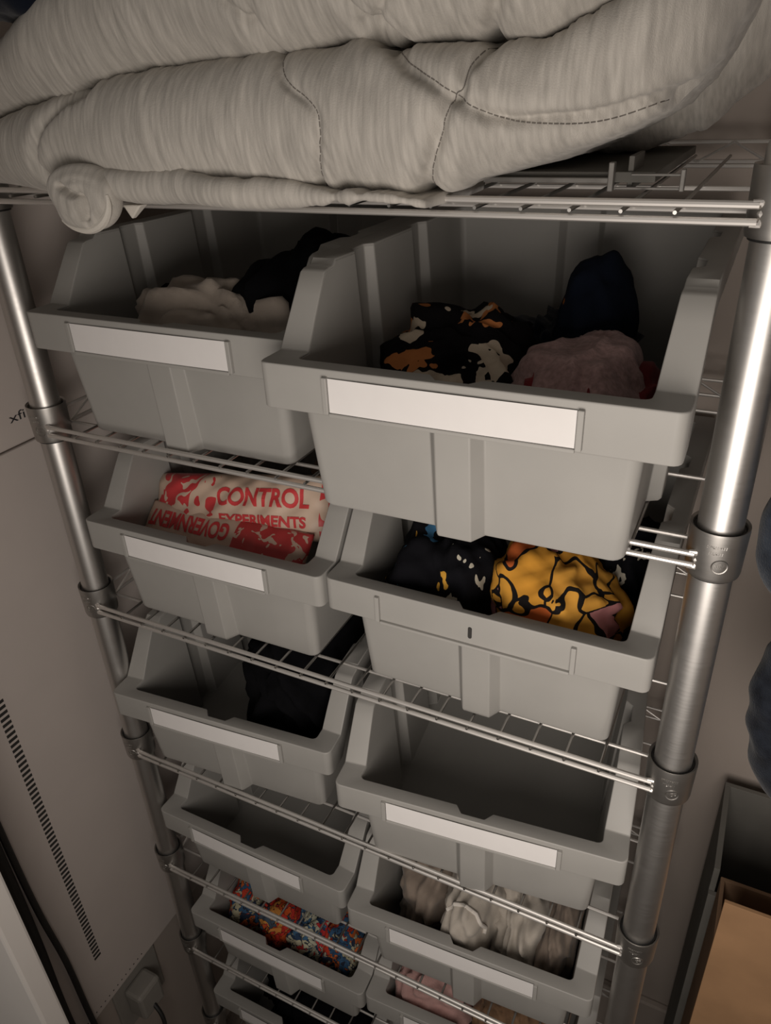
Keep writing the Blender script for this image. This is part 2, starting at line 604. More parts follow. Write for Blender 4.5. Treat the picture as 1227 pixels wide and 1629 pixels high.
def shelf(zs, first):
    o = Vector((W / 2, 0.145, zs))
    f = MB()
    for dz in (0.0038, -0.0038):
        f.tube([(0.001, 0, zs + dz), (W - 0.001, 0, zs + dz)], 0.0019, 10)
    for xe, sx in ((0.0, -1), (W, 1)):          # welded rail ends
        f.tube([(xe - sx * 0.004, 0.0, zs + 0.0048), (xe, 0.0006, zs + 0.005), (xe + sx * 0.0010, 0.0012, zs + 0.0022),
                (xe + sx * 0.0002, 0.001, zs), (xe + sx * 0.0010, 0.0012, zs - 0.0022), (xe, 0.0006, zs - 0.005), (xe - sx * 0.004, 0.0, zs - 0.0048)],
               [0.0014, 0.0018, 0.0015, 0.0019, 0.0015, 0.0018, 0.0014], 8)
    # back truss
    for dz in zig_h:
        f.tube([(PXL + 0.012, 0.288, zs + dz), (PXR - 0.012, 0.288, zs + dz)], 0.0016, 8)
    n = 20
    pts = []
    for i in range(n + 1):
        x = PXL + 0.02 + (PXR - PXL - 0.04) * i / n
        pts.append((x, 0.2865, zs + (zig_h[1] if i % 2 else zig_h[0])))
    f.tube(pts, 0.0011, 6)
    # side trusses
    for xs in (PXL, PXR):
        for dz in zig_h:
            f.tube([(xs, PYF + 0.014, zs + dz), (xs, PYB - 0.014, zs + dz)], 0.0016, 8)
        pts = []
        for i in range(9):
            y = PYF + 0.02 + (PYB - PYF - 0.04) * i / 8
            pts.append((xs + (0.0015 if xs < 0.2 else -0.0015), y, zs + (zig_h[1] if i % 2 else zig_h[0])))
        f.tube(pts, 0.0011, 6)
    s = MB()
    s.v = [(x - o.x, y - o.y, z - o.z) for x, y, z in f.v]
    s.f = f.f
    if first:
        so = s.obj('shelf_frame', M['wire'], rack, rel(o))
        cw = MB()
        cw.tube([(0, -0.0025, 0), (0, -0.0015, 0), (0, 0.2885, 0)], [0.0010, 0.00115, 0.00115], 8)
        shelf_proto['wire'] = cw.obj('cross_wire', M['thin_wire_shaded'], so, (0.4907 - o.x, -o.y, 0))
        sw = MB()
        sw.tube([(-W / 2 - 0.0085, 0, 0), (W / 2 + 0.0085, 0, 0)], 0.0015, 8)
        shelf_proto['support'] = sw.obj('support_wire', M['wire'], so, (0, 0.030 - o.y, -0.0030))
        shelf_proto['collar'] = collar_mesh().obj('collar', M['collar'], so, (PXR - o.x, PYF - o.y, 0), angle=40)
        sl = MB()
        sl.lathe([(0.0128, -0.013), (0.0140, -0.013), (0.0142, 0.018), (0.0128, 0.018)], 32, closed=True)
        shelf_proto['sleeve'] = sl.obj('sleeve', M['sleeve'], so, (PXR - o.x, PYF - o.y, 0))
        shelf_proto['frame'] = so
    else:
        so = copy_of(shelf_proto['frame'], rack, rel(o))
        copy_of(shelf_proto['wire'], so)
        copy_of(shelf_proto['support'], so)
        copy_of(shelf_proto['collar'], so)
        copy_of(shelf_proto['sleeve'], so)
    for i in range(1, 19):
        copy_of(shelf_proto['wire'], so, (0.4907 - 0.0254 * i - o.x, -o.y, 0))
    for y in (0.115, 0.245):
        copy_of(shelf_proto['support'], so, (0, y - o.y, -0.0030))
    for x, y in ((PXL, PYF), (PXL, PYB), (PXR, PYB)):
        for k in ('collar', 'sleeve'):
            c = copy_of(shelf_proto[k], so, (x - o.x, y - o.y, 0))
            if y > 0.2:
                c.rotation_euler = (0, 0, PI)
    return so


for i, z in enumerate(SHELF_Z):
    shelf(z, i == 0)

# ------------------------------------------------------------------ bins
HW, TH = 0.1243, 0.0022         # lip half width, wall thickness
YB = 0.318
YF0, YF1 = 0.0200, 0.0065       # front wall at the bottom / extrapolated to z = 0.15
HB0, HB1 = 0.1000, 0.1090       # half width of the tub bottom / top
YK0, YK1 = 0.297, 0.304         # back wall
RC, ROUT = 0.007, 0.006


def Hof(y):
    return float(np.interp(y, [0.0, 0.026, 0.0262, 0.058, 0.062, 0.070, 0.074, 1], [0.104, 0.104, 0.1042, 0.1455, 0.147, 0.1475, 0.151, 0.151]))


def skirt(y):
    return float(np.interp(y, [0, 0.020, 0.040, 0.065, 0.08], [0.029, 0.029, 0.028, 0.020, 0.016]))


def contour():
    """columns around the tub: (point at z=0, point at z=.15, flange point, y used for the height)"""
    cols = []

    def arc(cx, cy, r, a):
        return (cx + r * math.cos(a), cy + r * math.sin(a))
    ANG = [i * PI / 2 / 4 for i in range(5)]
    # front, left to right
    fr = [(-1, 0), (-0.0168, 0), (-0.0110, 1), (0.0110, 1), (0.0168, 0), (1, 0)]
    for sx, rib in fr:
        x0 = (HB0 - RC - 0.001) * sx if abs(sx) == 1 else sx
        x1 = (HB1 - RC - 0.001) * sx if abs(sx) == 1 else sx
        xf = (HW - ROUT - 0.0005) * sx if abs(sx) == 1 else sx
        d0, d1 = (0.011 * rib, 0.0060 * rib)
        if rib:
            x1 *= 0.98
        cols.append(((x0, YF0 - d0), (x1, YF1 - d1), (xf, 0.0), 0.0))
    for a in ANG:   # front right corner
        t = -PI / 2 + a
        cols.append((arc(HB0 - RC, YF0 + RC, RC, t), arc(HB1 - RC, YF1 + RC, RC, t), arc(HW - ROUT, ROUT, ROUT, t), 0.0))
    ys = [(0.0285, 0.018, 0), (0.030, 0.026, 0), (0.034, 0.031, 0), (0.040, 0.040, 0), (0.049, 0.049, 0), (0.058, 0.058, 0), (0.062, 0.062, 0), (0.070, 0.070, 0),
          (0.074, 0.074, 0), (0.100, 0.100, 0), (0.105, 0.105, 1), (0.126, 0.126, 1), (0.131, 0.131, 0), (0.195, 0.195, 0), (0.200, 0.200, 1),
          (0.221, 0.221, 1), (0.226, 0.226, 0), (0.280, 0.280, 0)]
    for y0, y1, rib in ys:
        cols.append(((HB0 + 0.009 * rib, y0), (HB1 + 0.006 * rib, y1), (HW, y1), y1))
    for a in ANG:
        cols.append((arc(HB0 - RC, YK0 - RC, RC, a), arc(HB1 - RC, YK1 - RC, RC, a), arc(HW - ROUT, YB - ROUT, ROUT, a), 0.3))
    for sx, rib in ((0.020, 0), (0.0145, 1), (-0.0145, 1), (-0.020, 0)):
        cols.append(((sx, YK0 + 0.009 * rib), (sx, YK1 + 0.007 * rib), (sx, YB), 0.3))
    for a in ANG:
        t = PI / 2 + a
        cols.append((arc(-HB0 + RC, YK0 - RC, RC, t), arc(-HB1 + RC, YK1 - RC, RC, t), arc(-HW + ROUT, YB - ROUT, ROUT, t), 0.3))
    for y0, y1, rib in ys[::-1]:
        cols.append(((-HB0 - 0.009 * rib, y0), (-HB1 - 0.006 * rib, y1), (-HW, y1), y1))
    for a in ANG:
        t = PI + a
        cols.append((arc(-HB0 + RC, YF0 + RC, RC, t), arc(-HB1 + RC, YF1 + RC, RC, t), arc(-HW + ROUT, ROUT, ROUT, t), 0.0))
    return cols


def offset_in(P, t):
    P = [Vector(p) for p in P]
    n = len(P)
    out = []
    for i in range(n):
        a, b, c = P[i - 1], P[i], P[(i + 1) % n]
        d1 = (b - a).normalized() if (b - a).length > 1e-7 else (c - b).normalized()
        d2 = (c - b).normalized() if (c - b).length > 1e-7 else d1
        n1, n2 = Vector((-d1.y, d1.x)), Vector((-d2.y, d2.x))
        m = (n1 + n2)
        m = m.normalized() if m.length > 1e-6 else n1
        k = min(1.6, 1.0 / max(0.5, m.dot(n1)))
        out.append(b + m * t * k)
    return out


def bin_meshes():
    cols = contour()
    n = len(cols)
    lo = [c[0] for c in cols]
    hi = [c[1] for c in cols]
    loi, hii = offset_in(lo, TH), offset_in(hi, TH)

    def at(a, b, z):
        t = z / 0.15
        return (a[0] + (b[0] - a[0]) * t, a[1] + (b[1] - a[1]) * t, z)
    v, f = [], []
    for i in range(n):
        H = Hof(cols[i][3]) - 0.0012
        zb = 0.0025
        v += [(lo[i][0] * 0.985, 0.155 + (lo[i][1] - 0.155) * 0.992, 0), at(lo[i], hi[i], zb), at(lo[i], hi[i], H * 0.5), at(lo[i], hi[i], H),
              at(loi[i], hii[i], H), at(loi[i], hii[i], H * 0.5), at(loi[i], hii[i], 0.0028)]
    for i in range(n):
        j = (i + 1) % n
        for k in range(6):
            f.append((i * 7 + k, j * 7 + k, j * 7 + k + 1, i * 7 + k + 1))
    f.append(tuple(i * 7 for i in range(n))[::-1])
    f.append(tuple(i * 7 + 6 for i in range(n)))
    tub = (v, f)
    # rim sheet: inner drop, top plate, skirt
    v, f = [], []
    for i in range(n):
        H = Hof(cols[i][3])
        p = at(loi[i], hii[i], H)
        fx, fy = cols[i][2]
        sk = skirt(cols[i][3])
        v += [(p[0], p[1], H), (fx, fy, H), (fx, fy, H - sk)]
    for i in range(n):
        j = (i + 1) % n
        for k in range(2):
            f.append((i * 3 + k, j * 3 + k, j * 3 + k + 1, i * 3 + k + 1))
    return tub, (v, f)


(tub_v, tub_f), (rim_v, rim_f) = bin_meshes()
BINS = {}


def make_bin(key, x, y, shelf_i, yaw, label, with_label=True, slot=False):
    z = SHELF_Z[shelf_i] + 0.0016
    b = empty('storage_bin', (x, y, z), math.radians(yaw))
    tag(b, label, 'bin', 'grey plastic bins on the rack')
    if 'tub' not in BINS:
        t = mk('tub', tub_v, tub_f, M['bin'], b, angle=32)
        bv = t.modifiers.new('bevel', 'BEVEL')
        bv.width = 0.0007
        bv.segments = 2
        bv.limit_method = 'ANGLE'
        bv.angle_limit = math.radians(38)
        r = mk('rim', rim_v, rim_f, M['bin'], b, angle=40)
        so = r.modifiers.new('solid', 'SOLIDIFY')
        so.thickness = 0.002
        so.offset = -1
        bv = r.modifiers.new('bevel', 'BEVEL')
        bv.width = 0.0016
        bv.segments = 3
        bv.limit_method = 'ANGLE'
        bv.angle_limit = math.radians(50)
        h = MB()
        h.box(-0.0790, -0.0755, -0.0030, 0.0005, 0.0768, 0.0998)
        h.box(0.0712, 0.0747, -0.0030, 0.0005, 0.0768, 0.0998)
        h.box(-0.0755, 0.0712, -0.0026, 0.0005, 0.0752, 0.0778)
        ho = h.obj('label_holder', M['bin'], r, smooth=False, bevel=0.0006)
        l = MB()
        nx = 16
        vv, ff = [], []
        for i in range(nx + 1):
            xx = -0.0752 + (0.0708 + 0.0752) * i / nx
            bow = -0.0010 - 0.0006 * math.sin(PI * i / nx)
            for zz in (0.0780, 0.0992):
                vv += [(xx, bow - 0.0003, zz), (xx, bow, zz)]
        for i in range(nx):
            a = i * 4
            ff += [(a, a + 4, a + 6, a + 2), (a + 1, a + 3, a + 7, a + 5), (a, a + 1, a + 5, a + 4), (a + 2, a + 6, a + 7, a + 3)]
        ff += [(0, 2, 3, 1), (nx * 4, nx * 4 + 1, nx * 4 + 3, nx * 4 + 2)]
        l.add(vv, ff)
        lo_ = l.obj('label', M['label'], b)
        BINS.update(tub=t, rim=r, holder=ho, label=lo_)
    else:
        copy_of(BINS['tub'], b)
        r = copy_of(BINS['rim'], b)
        copy_of(BINS['holder'], r)
        if with_label:
            copy_of(BINS['label'], b)
    if slot:
        s = MB()
        pts = [(0.0015 * math.cos(t), 0.0035 * (1 if math.sin(t) > 0 else -1) + 0.0015 * math.sin(t)) for t in np.linspace(0.01, 2 * PI + 0.01, 17)[:-1]]
        vv = [(a - 0.0025, -0.0006, c + 0.0880) for a, c in pts] + [(a - 0.0025, 0.0008, c + 0.0880) for a, c in pts]
        ff = [tuple(range(16)), tuple(range(16, 32))[::-1]] + [(i, (i + 1) % 16, (i + 1) % 16 + 16, i + 16) for i in range(16)]
        s.add(vv, ff)
        so = s.obj('slot', M['slot'], r, smooth=False)
        so['label'] = 'small dark upright slot in the empty label holder'
    BINS[key] = b
    return b


make_bin('L1', 0.1405, -0.004, 1, 0.0, 'grey bin holding cream and black cloth, topmost of the left column')
make_bin('R1', 0.3912, -0.0445, 1, 0.7, 'grey bin pulled out furthest, with dark floral and pink clothes inside')
make_bin('L2', 0.1400, 0.0, 2, 0.6, 'grey bin filled with red and cream printed parcels')
make_bin('R2', 0.3908, 0.004, 2, 0.0, 'grey bin with an empty label holder and yellow print cloth inside', with_label=False, slot=True)
make_bin('L3', 0.1300, -0.0065, 3, 4.5, 'grey bin holding a black garment, below the bin of red parcels')
make_bin('R3', 0.3975, -0.0105, 3, 6.0, 'empty grey bin of the right column, below the bin without a label')
make_bin('L4', 0.1300, 0.001, 4, -0.5, 'empty grey bin of the left column, above the colourful packets')
make_bin('R4', 0.3885, -0.0055, 4, 3.2, 'grey bin filled with folded off-white shirts')
make_bin('L5', 0.1430, -0.0040, 5, 0.3, 'grey bin filled with red, blue and orange packets')
make_bin('R5', 0.3935, 0.004, 5, 2.5, 'grey bin holding a pink knit roll at the bottom edge')
make_bin('L6', 0.1400, 0.000, 6, 0.5, 'dark grey bin at the very bottom of the left column, cut by the frame')


# ------------------------------------------------------------------ cloth lumps
def lump(name, c, r, seed, mat, label, cat='garment', group=None, fold=0.16, ffreq=9, fdir=(1, 0.3, 0.2), wr=0.03, power=2.6, floor=None,
         rot=0.0, tilt=0.0, sub=5, parent=None):
    bm = bmesh.new()
    bmesh.ops.create_icosphere(bm, subdivisions=sub, radius=1.0)
    P = np.array([v.co[:] for v in bm.verts])
    q = (np.abs(P) ** power).sum(1) ** (1.0 / power)
    S = P / q[:, None]
    d = np.array(fdir, float)
    d /= np.linalg.norm(d)
    n1, n2, n3 = Noise(seed, 0.45), Noise(seed + 11, 1.1), Noise(seed + 23, 2.6)
    w1 = n1(S)
    ph = (S @ d) * ffreq + 1.7 * n1(S + 3) + 0.8 * n2(S)
    ridge = 1 - np.abs(np.sin(ph))
    disp = 1 + 0.09 * w1 + fold * (ridge - 0.6) + wr * n3(S) + 0.04 * n2(S)
    S = S * disp[:, None] * np.array(r)
    R = np.array((Matrix.Rotation(rot, 3, 'Z') @ Matrix.Rotation(tilt, 3, 'Y')))
    S = S @ R.T
    S = S + np.array(c)
    if floor is not None:
        S[:, 2] = np.where(S[:, 2] < floor, floor + (S[:, 2] - floor) * 0.0, S[:, 2])
        # keep the cloth inside its bin's walls
        bb = min((b_ for k_, b_ in BINS.items() if len(k_) == 2), key=lambda b_: abs(b_.location.x - c[0]) + 20 * abs(b_.location.z - (floor - 0.0032)))
        ca, sa = math.cos(bb.rotation_euler.z), math.sin(bb.rotation_euler.z)
        dx, dy = S[:, 0] - bb.location.x, S[:, 1] - bb.location.y
        lx, ly, lz = dx * ca + dy * sa, -dx * sa + dy * ca, S[:, 2] - bb.location.z
        wx = HB0 - TH - 0.0012 + (HB1 - HB0) * lz / 0.15
        yf_ = YF0 + TH + 0.0012 + (YF1 - YF0) * np.minimum(lz, 0.1) / 0.15
        lx = np.clip(lx, -wx, wx)
        ly = np.clip(ly, yf_, YK0 - TH - 0.0012)
        S[:, 0] = bb.location.x + lx * ca - ly * sa
        S[:, 1] = bb.location.y + lx * sa + ly * ca
    base = np.array((c[0], c[1], S[:, 2].min()))
    for v, p in zip(bm.verts, S - base):
        v.co = p
    me = bpy.data.meshes.new(name)
    bm.to_mesh(me)
    bm.free()
    me.shade_smooth()
    me.materials.append(mat)
    o = bpy.data.objects.new(name, me)
    o.location = base
    C.objects.link(o)
    if parent:
        o.parent = parent
        o.location = base - np.array(parent.location)
    else:
        tag(o, label, cat, group)
    return o


def bz(i):
    return SHELF_Z[i] + 0.0016 + 0.0032


# bin L1: cream cloth, black clothes
lump('folded_shirt', (0.150, 0.070, -0.125), (0.075, 0.048, 0.054), 3, M['cream_cloth'], 'cream cotton cloth folded over behind the topmost left label',
     fold=0.14, ffreq=5, fdir=(0.2, 1, 0.7), floor=bz(1))
lump('black_garment', (0.192, 0.150, -0.118), (0.052, 0.085, 0.070), 5, M['black_cloth'], 'black garment heaped behind the cream cloth', fold=0.07, ffreq=5, wr=0.015, floor=bz(1))
lump('black_garment', (0.075, 0.095, -0.140), (0.026, 0.05, 0.045), 6, M['black_cloth'], 'small black cloth at the left of the cream cloth', floor=bz(1))
# bin R1
lump('floral_garment', (0.348, 0.085, -0.137), (0.056, 0.060, 0.056), 12, M['floral'], 'black floral garment bunched up in the pulled-out bin', fold=0.13,
     ffreq=6, fdir=(0.5, 1, 0.6), floor=bz(1))
lump('navy_garment', (0.425, 0.165, -0.117), (0.030, 0.045, 0.060), 14, M['navy_print'], 'dark navy garment standing in a peak behind the pink terry cloth', fold=0.05,
     ffreq=3, fdir=(1, 0.2, 0.5), wr=0.012, floor=bz(1), power=1.8)
lump('navy_garment', (0.395, 0.19, -0.14), (0.05, 0.05, 0.042), 15, M['navy_cloth'], 'flat dark navy garment behind the floral one', floor=bz(1))
lump('terry_cloth', (0.440, 0.060, -0.132), (0.046, 0.048, 0.044), 17, M['pink_terry'], 'dusty pink terry cloth bunched in the pulled-out bin', fold=0.08,
     ffreq=4, fdir=(1, 0.6, 0.4), wr=0.012, floor=bz(1), sub=6)
lump('red_garment', (0.450, 0.055, -0.146), (0.048, 0.046, 0.044), 19, M['red_cloth'], 'dark red cloth showing under the pink terry cloth', floor=bz(1))
# bin R2
lump('print_garment', (0.345, 0.090, -0.312), (0.050, 0.062, 0.062), 21, M['black_print'], 'black garment printed with small coloured shapes', fold=0.10,
     ffreq=5, fdir=(1, 0.4, 0.3), floor=bz(2))
lump('yellow_garment', (0.425, 0.085, -0.318), (0.052, 0.058, 0.055), 24, M['yellow_print'], 'yellow and pink print garment with black outlines', fold=0.09,
     ffreq=4, fdir=(0.8, 0.5, 0.6), floor=bz(2), tilt=0.35)
lump('black_garment', (0.455, 0.175, -0.325), (0.045, 0.055, 0.052), 26, M['black_print'], 'dark garment behind the yellow print garment', floor=bz(2))
# bin L2 back
lump('brown_garment', (0.190, 0.205, -0.318), (0.050, 0.055, 0.062), 27, M['brown_cloth'], 'brown and orange cloth behind the printed parcels', floor=bz(2))
# bin L3
lump('black_garment', (0.168, 0.140, -0.500), (0.068, 0.110, 0.085), 31, M['black_cloth'], 'large black garment filling the third bin down on the left', floor=bz(3))
# bin R4
g4 = 'folded off-white shirts'
lump('folded_shirt', (0.325, 0.100, -0.722), (0.036, 0.072, 0.052), 41, M['taupe_cloth'], 'taupe shirt at the left end of the shirt bin', fold=0.10, ffreq=5, fdir=(1, 0.2, 0.3), floor=bz(4), group=g4)
sh = lump('folded_shirt', (0.378, 0.088, -0.713), (0.031, 0.070, 0.062), 43, M['white_cloth'], 'off-white shirt with a curled white hem', fold=0.16, ffreq=5,
          fdir=(1, 0.3, 0.5), floor=bz(4), group=g4)
lump('folded_shirt', (0.427, 0.090, -0.720), (0.029, 0.072, 0.054), 45, M['white_cloth'], 'plain off-white shirt in the middle of the shirt bin', fold=0.17, ffreq=6,
     fdir=(0.9, 0.5, 0.4), floor=bz(4), group=g4)
lump('folded_shirt', (0.463, 0.100, -0.728), (0.024, 0.070, 0.046), 47, M['taupe_cloth'], 'taupe shirt at the right end of the shirt bin', fold=0.14, ffreq=5,
     fdir=(1, 0.2, 0.3), floor=bz(4), group=g4)
hm = MB()
loop = [(0.3605, 0.04, -0.6880), (0.3670, 0.04, -0.6752), (0.3785, 0.04, -0.6690), (0.3915, 0.04, -0.6760), (0.3985, 0.04, -0.6916), (0.3990, 0.04, -0.7050)]
hp = [Vector(p) for p in loop]
dense = []
for i in range(len(hp) - 1):
    for k in range(5):
        dense.append(hp[i].lerp(hp[i + 1], k / 5.0))
loc_s = Vector(sh.location)
from mathutils.bvhtree import BVHTree
bv_s = BVHTree.FromPolygons([tuple(v.co) for v in sh.data.vertices], [tuple(p.vertices) for p in sh.data.polygons])
on = []
for p in dense:
    q_ = p - loc_s
    r_ = bv_s.ray_cast(q_ + Vector((0, -0.15, 0.24)), Vector((0, 0.15, -0.24)).normalized())
    if r_[0] is not None:
        on.append(r_[0] + Vector((0, -0.0008, 0.0008)))
hm.tube(on, 0.0021, 8)
hm.obj('curled_hem', M['white_edge'], sh)['label'] = 'white curled hem edge'
# bin L5 packets
for k, (c, r, m, lb) in enumerate([
    ((0.070, 0.085, -0.895), (0.034, 0.050, 0.052), 'comic_a', 'red and blue printed packet at the left end of its bin'),
    ((0.122, 0.070, -0.893), (0.030, 0.046, 0.050), 'comic_b', 'orange printed packet second from the left in its bin'),
    ((0.167, 0.065, -0.898), (0.028, 0.044, 0.047), 'comic_c', 'blue and white printed packet in the middle of its bin'),
    ((0.212, 0.065, -0.897), (0.024, 0.046, 0.047), 'comic_a', 'white, red and blue printed packet at the right end of its bin'),
    ((0.190, 0.140, -0.890), (0.040, 0.040, 0.050), 'comic_b', 'orange and grey packet standing behind the others'),
    ((0.120, 0.150, -0.890), (0.040, 0.040, 0.052), 'comic_c', 'blue packet standing behind the orange one')]):
    lump('printed_packet', c, r, 60 + k, M[m], lb, 'packet', 'packets in the fifth bin', fold=0.10, ffreq=4, fdir=(1, 0.5, 0.6), floor=bz(5), power=3.0)
# bin R5
lump('knit_roll', (0.335, 0.060, -0.888), (0.052, 0.046, 0.052), 71, M['pink_cloth'], 'pink knit cloth folded over in the lowest right bin', fold=0.22, ffreq=4,
     fdir=(0.4, 0.9, 0.6), floor=bz(5))
lump('brown_garment', (0.420, 0.080, -0.895), (0.045, 0.055, 0.042), 73, M['brown_cloth'], 'brown patterned cloth beside the pink knit cloth', floor=bz(5))
lump('pink_garment', (0.350, 0.150, -0.890), (0.05, 0.04, 0.045), 74, M['pink_cloth'], 'pale pink cloth behind the pink knit cloth', floor=bz(5))
# bin L6
lump('black_garment', (0.140, 0.110, -1.090), (0.085, 0.085, 0.040), 76, M['black_cloth'], 'dark cloth in the lowest left bin', floor=bz(6))


# ------------------------------------------------------------------ lettering
def text_flat(s, size=1.0, bold=0.0):
    cu = bpy.data.curves.new('lettering', 'FONT')
    cu.body = s
    cu.size = size
    cu.align_x = 'CENTER'
    cu.align_y = 'CENTER'
    cu.offset = bold
    cu.resolution_u = 4
    ob = bpy.data.objects.new('lettering', cu)
    C.objects.link(ob)
    dg = bpy.context.evaluated_depsgraph_get()
    me = bpy.data.meshes.new_from_object(ob.evaluated_get(dg))
    bm = bmesh.new()
    bm.from_mesh(me)
    bmesh.ops.triangulate(bm, faces=bm.faces)
    for _ in range(2):
        bmesh.ops.subdivide_edges(bm, edges=[e for e in bm.edges if e.calc_length() > 0.12 * size], cuts=1, use_grid_fill=False)
        bmesh.ops.triangulate(bm, faces=bm.faces)
    v = [tuple(x.co) for x in bm.verts]
    f = [tuple(q.index for q in x.verts) for x in bm.faces]
    bm.free()
    bpy.data.objects.remove(ob)
    bpy.data.curves.remove(cu)
    bpy.data.meshes.remove(me)
    return np.array(v), f


def parcel(name, O, ex, ey, a, b, T, mat, label, seed, texts):
    """a soft parcel: pillow surface in its own frame (x along, z up the face, -y out of it)"""
    ex = Vector(ex).normalized()
    ey = (Vector(ey) - ex * Vector(ey).dot(ex)).normalized()
    en = ex.cross(ey)           # out of the face
    nz, nf = Noise(seed, 14), Noise(seed + 5, 38)

    def h(u, v):
        e = np.clip(1 - np.abs(u / a) ** 5, 0, 1) ** 0.5 * np.clip(1 - np.abs(v / b) ** 3.0, 0, 1) ** 0.5
        P = np.stack([u, v * 1.3, np.zeros_like(u)], 1)
        return T * e * (1 + 0.10 * nz(P)) + 0.0010 * nf(P) * e
    N = 70
    K = 40
    U, V = np.meshgrid(np.linspace(-a, a, N), np.linspace(-b, b, K), indexing='ij')
    u, v = U.ravel(), V.ravel()
    hh = h(u, v)
    top = np.stack([u, -hh, v], 1)
    bot = np.stack([u, hh * 0.9, v], 1)
    vv = np.concatenate([top, bot])
    ff = []
    for i in range(N - 1):
        for j in range(K - 1):
            q = (i * K + j, (i + 1) * K + j, (i + 1) * K + j + 1, i * K + j + 1)
            ff.append(q)
            ff.append(tuple(x + N * K for x in q)[::-1])
    R = Matrix((ex, -en, ey)).transposed().to_4x4()
    bm = bmesh.new()
    bv = [bm.verts.new(p) for p in vv]
    for q in ff:
        bm.faces.new([bv[i] for i in q])
    bmesh.ops.remove_doubles(bm, verts=bm.verts, dist=1e-5)
    me = bpy.data.meshes.new(name)
    bm.to_mesh(me)
    bm.free()
    me.shade_smooth()
    me.materials.append(mat)
    o = bpy.data.objects.new(name, me)
    C.objects.link(o)
    o.matrix_world = Matrix.Translation(Vector(O)) @ R
    tag(o, label, 'parcel')
    for s, cu_, cv_, width, height, flip, skew in texts:
        tv, tf = text_flat(s, 1.0, 0.034)
        x, y = tv[:, 0], tv[:, 1]
        x = (x - (x.min() + x.max()) / 2) / (x.max() - x.min()) * width
        y = (y - (y.min() + y.max()) / 2) / (y.max() - y.min()) * height
        if flip:
            x, y = -x, -y
        y = y * (1 + 0.25 * skew * x / width)
        pu, pv = x + cu_, y + cv_
        hv = h(pu, pv)
        t = mk('lettering', np.stack([pu, -hv - 0.0007, pv], 1), tf, M['red_ink'], o, smooth=False)
        t['label'] = 'red printed lettering'
    return o


parcel('printed_parcel', (0.133, 0.0836, -0.2788), (0.988, 0.083, 0.128), (0.0, 0.567, 0.824), 0.099, 0.030, 0.019, M['parcel'],
       'cream parcel lettered in red, standing behind the other parcel', 5,
       [('CONTROL', 0.0305, 0.0060, 0.096, 0.0175, False, 0), ('EXPERIMENTS', 0.0325, -0.0150, 0.088, 0.0100, False, 0)])
parcel('printed_parcel', (0.1290, 0.0430, -0.3060), (0.996, -0.03, 0.03), (0.0, 0.70, 0.714), 0.093, 0.034, 0.010, M['parcel2'],
       'crumpled cream parcel with upside-down red lettering, nearest the bin lip', 9,
       [('GOVERNMENT', -0.036, 0.0165, 0.098, 0.0165, True, 0)])


# ------------------------------------------------------------------ quilt
def polyd(px, pz, poly):
    d = np.full(px.shape, 1e9)
    for (x0, z0), (x1, z1) in zip(poly[:-1], poly[1:]):
        dx, dz = x1 - x0, z1 - z0
        L = dx * dx + dz * dz
        t = np.clip(((px - x0) * dx + (pz - z0) * dz) / L, 0, 1)
        d = np.minimum(d, np.hypot(px - x0 - t * dx, pz - z0 - t * dz))
    return d


def smooth_poly(p, n=10):
    p = np.array(p)
    if len(p) < 3:
        return [tuple(q) for q in p]
    out = []
    for i in range(len(p) - 1):
        p0, p1, p2, p3 = p[max(i - 1, 0)], p[i], p[i + 1], p[min(i + 2, len(p) - 1)]
        for k in range(n):
            t = k / n
            out.append(tuple(0.5 * ((2 * p1) + (-p0 + p2) * t + (2 * p0 - 5 * p1 + 4 * p2 - p3) * t * t + (-p0 + 3 * p1 - 3 * p2 + p3) * t ** 3)))
    out.append(tuple(p[-1]))
    return out


SEAMS = [smooth_poly(s) for s in (
    [(0.2714, 0.0911), (0.289, 0.0654), (0.3136, 0.0461), (0.3057, 0.0100)],
    [(0.3348, 0.0845), (0.3544, 0.0706), (0.3772, 0.0592), (0.4058, 0.044), (0.4301, 0.0396), (0.4558, 0.0404), (0.490, 0.0520)],
    [(0.4040, 0.0900), (0.3924, 0.0662), (0.3909, 0.0561), (0.3861, 0.0524), (0.3802, 0.035), (0.3662, 0.0060)],
    [(0.3288, 0.105), (0.3288, 0.095), (0.3481, 0.0786)],
    [(0.3589, 0.105), (0.3489, 0.0935), (0.3378, 0.0779)],
    [(0.1449, 0.0632), (0.1197, 0.0556), (0.103, 0.0402), (0.0968, 0.0239), (0.1055, 0.0100)],
    [(0.19, 0.15), (0.235, 0.115), (0.2714, 0.0911)])]

XC = [-0.30, 0.00, 0.055, 0.116, 0.195, 0.27, 0.325, 0.356, 0.395, 0.42, 0.45, 0.48, 0.53]
ZC = [0.040, 0.044, 0.053, 0.062, 0.0722, 0.0771, 0.079, 0.0735, 0.0765, 0.0770, 0.088, 0.105, 0.13]


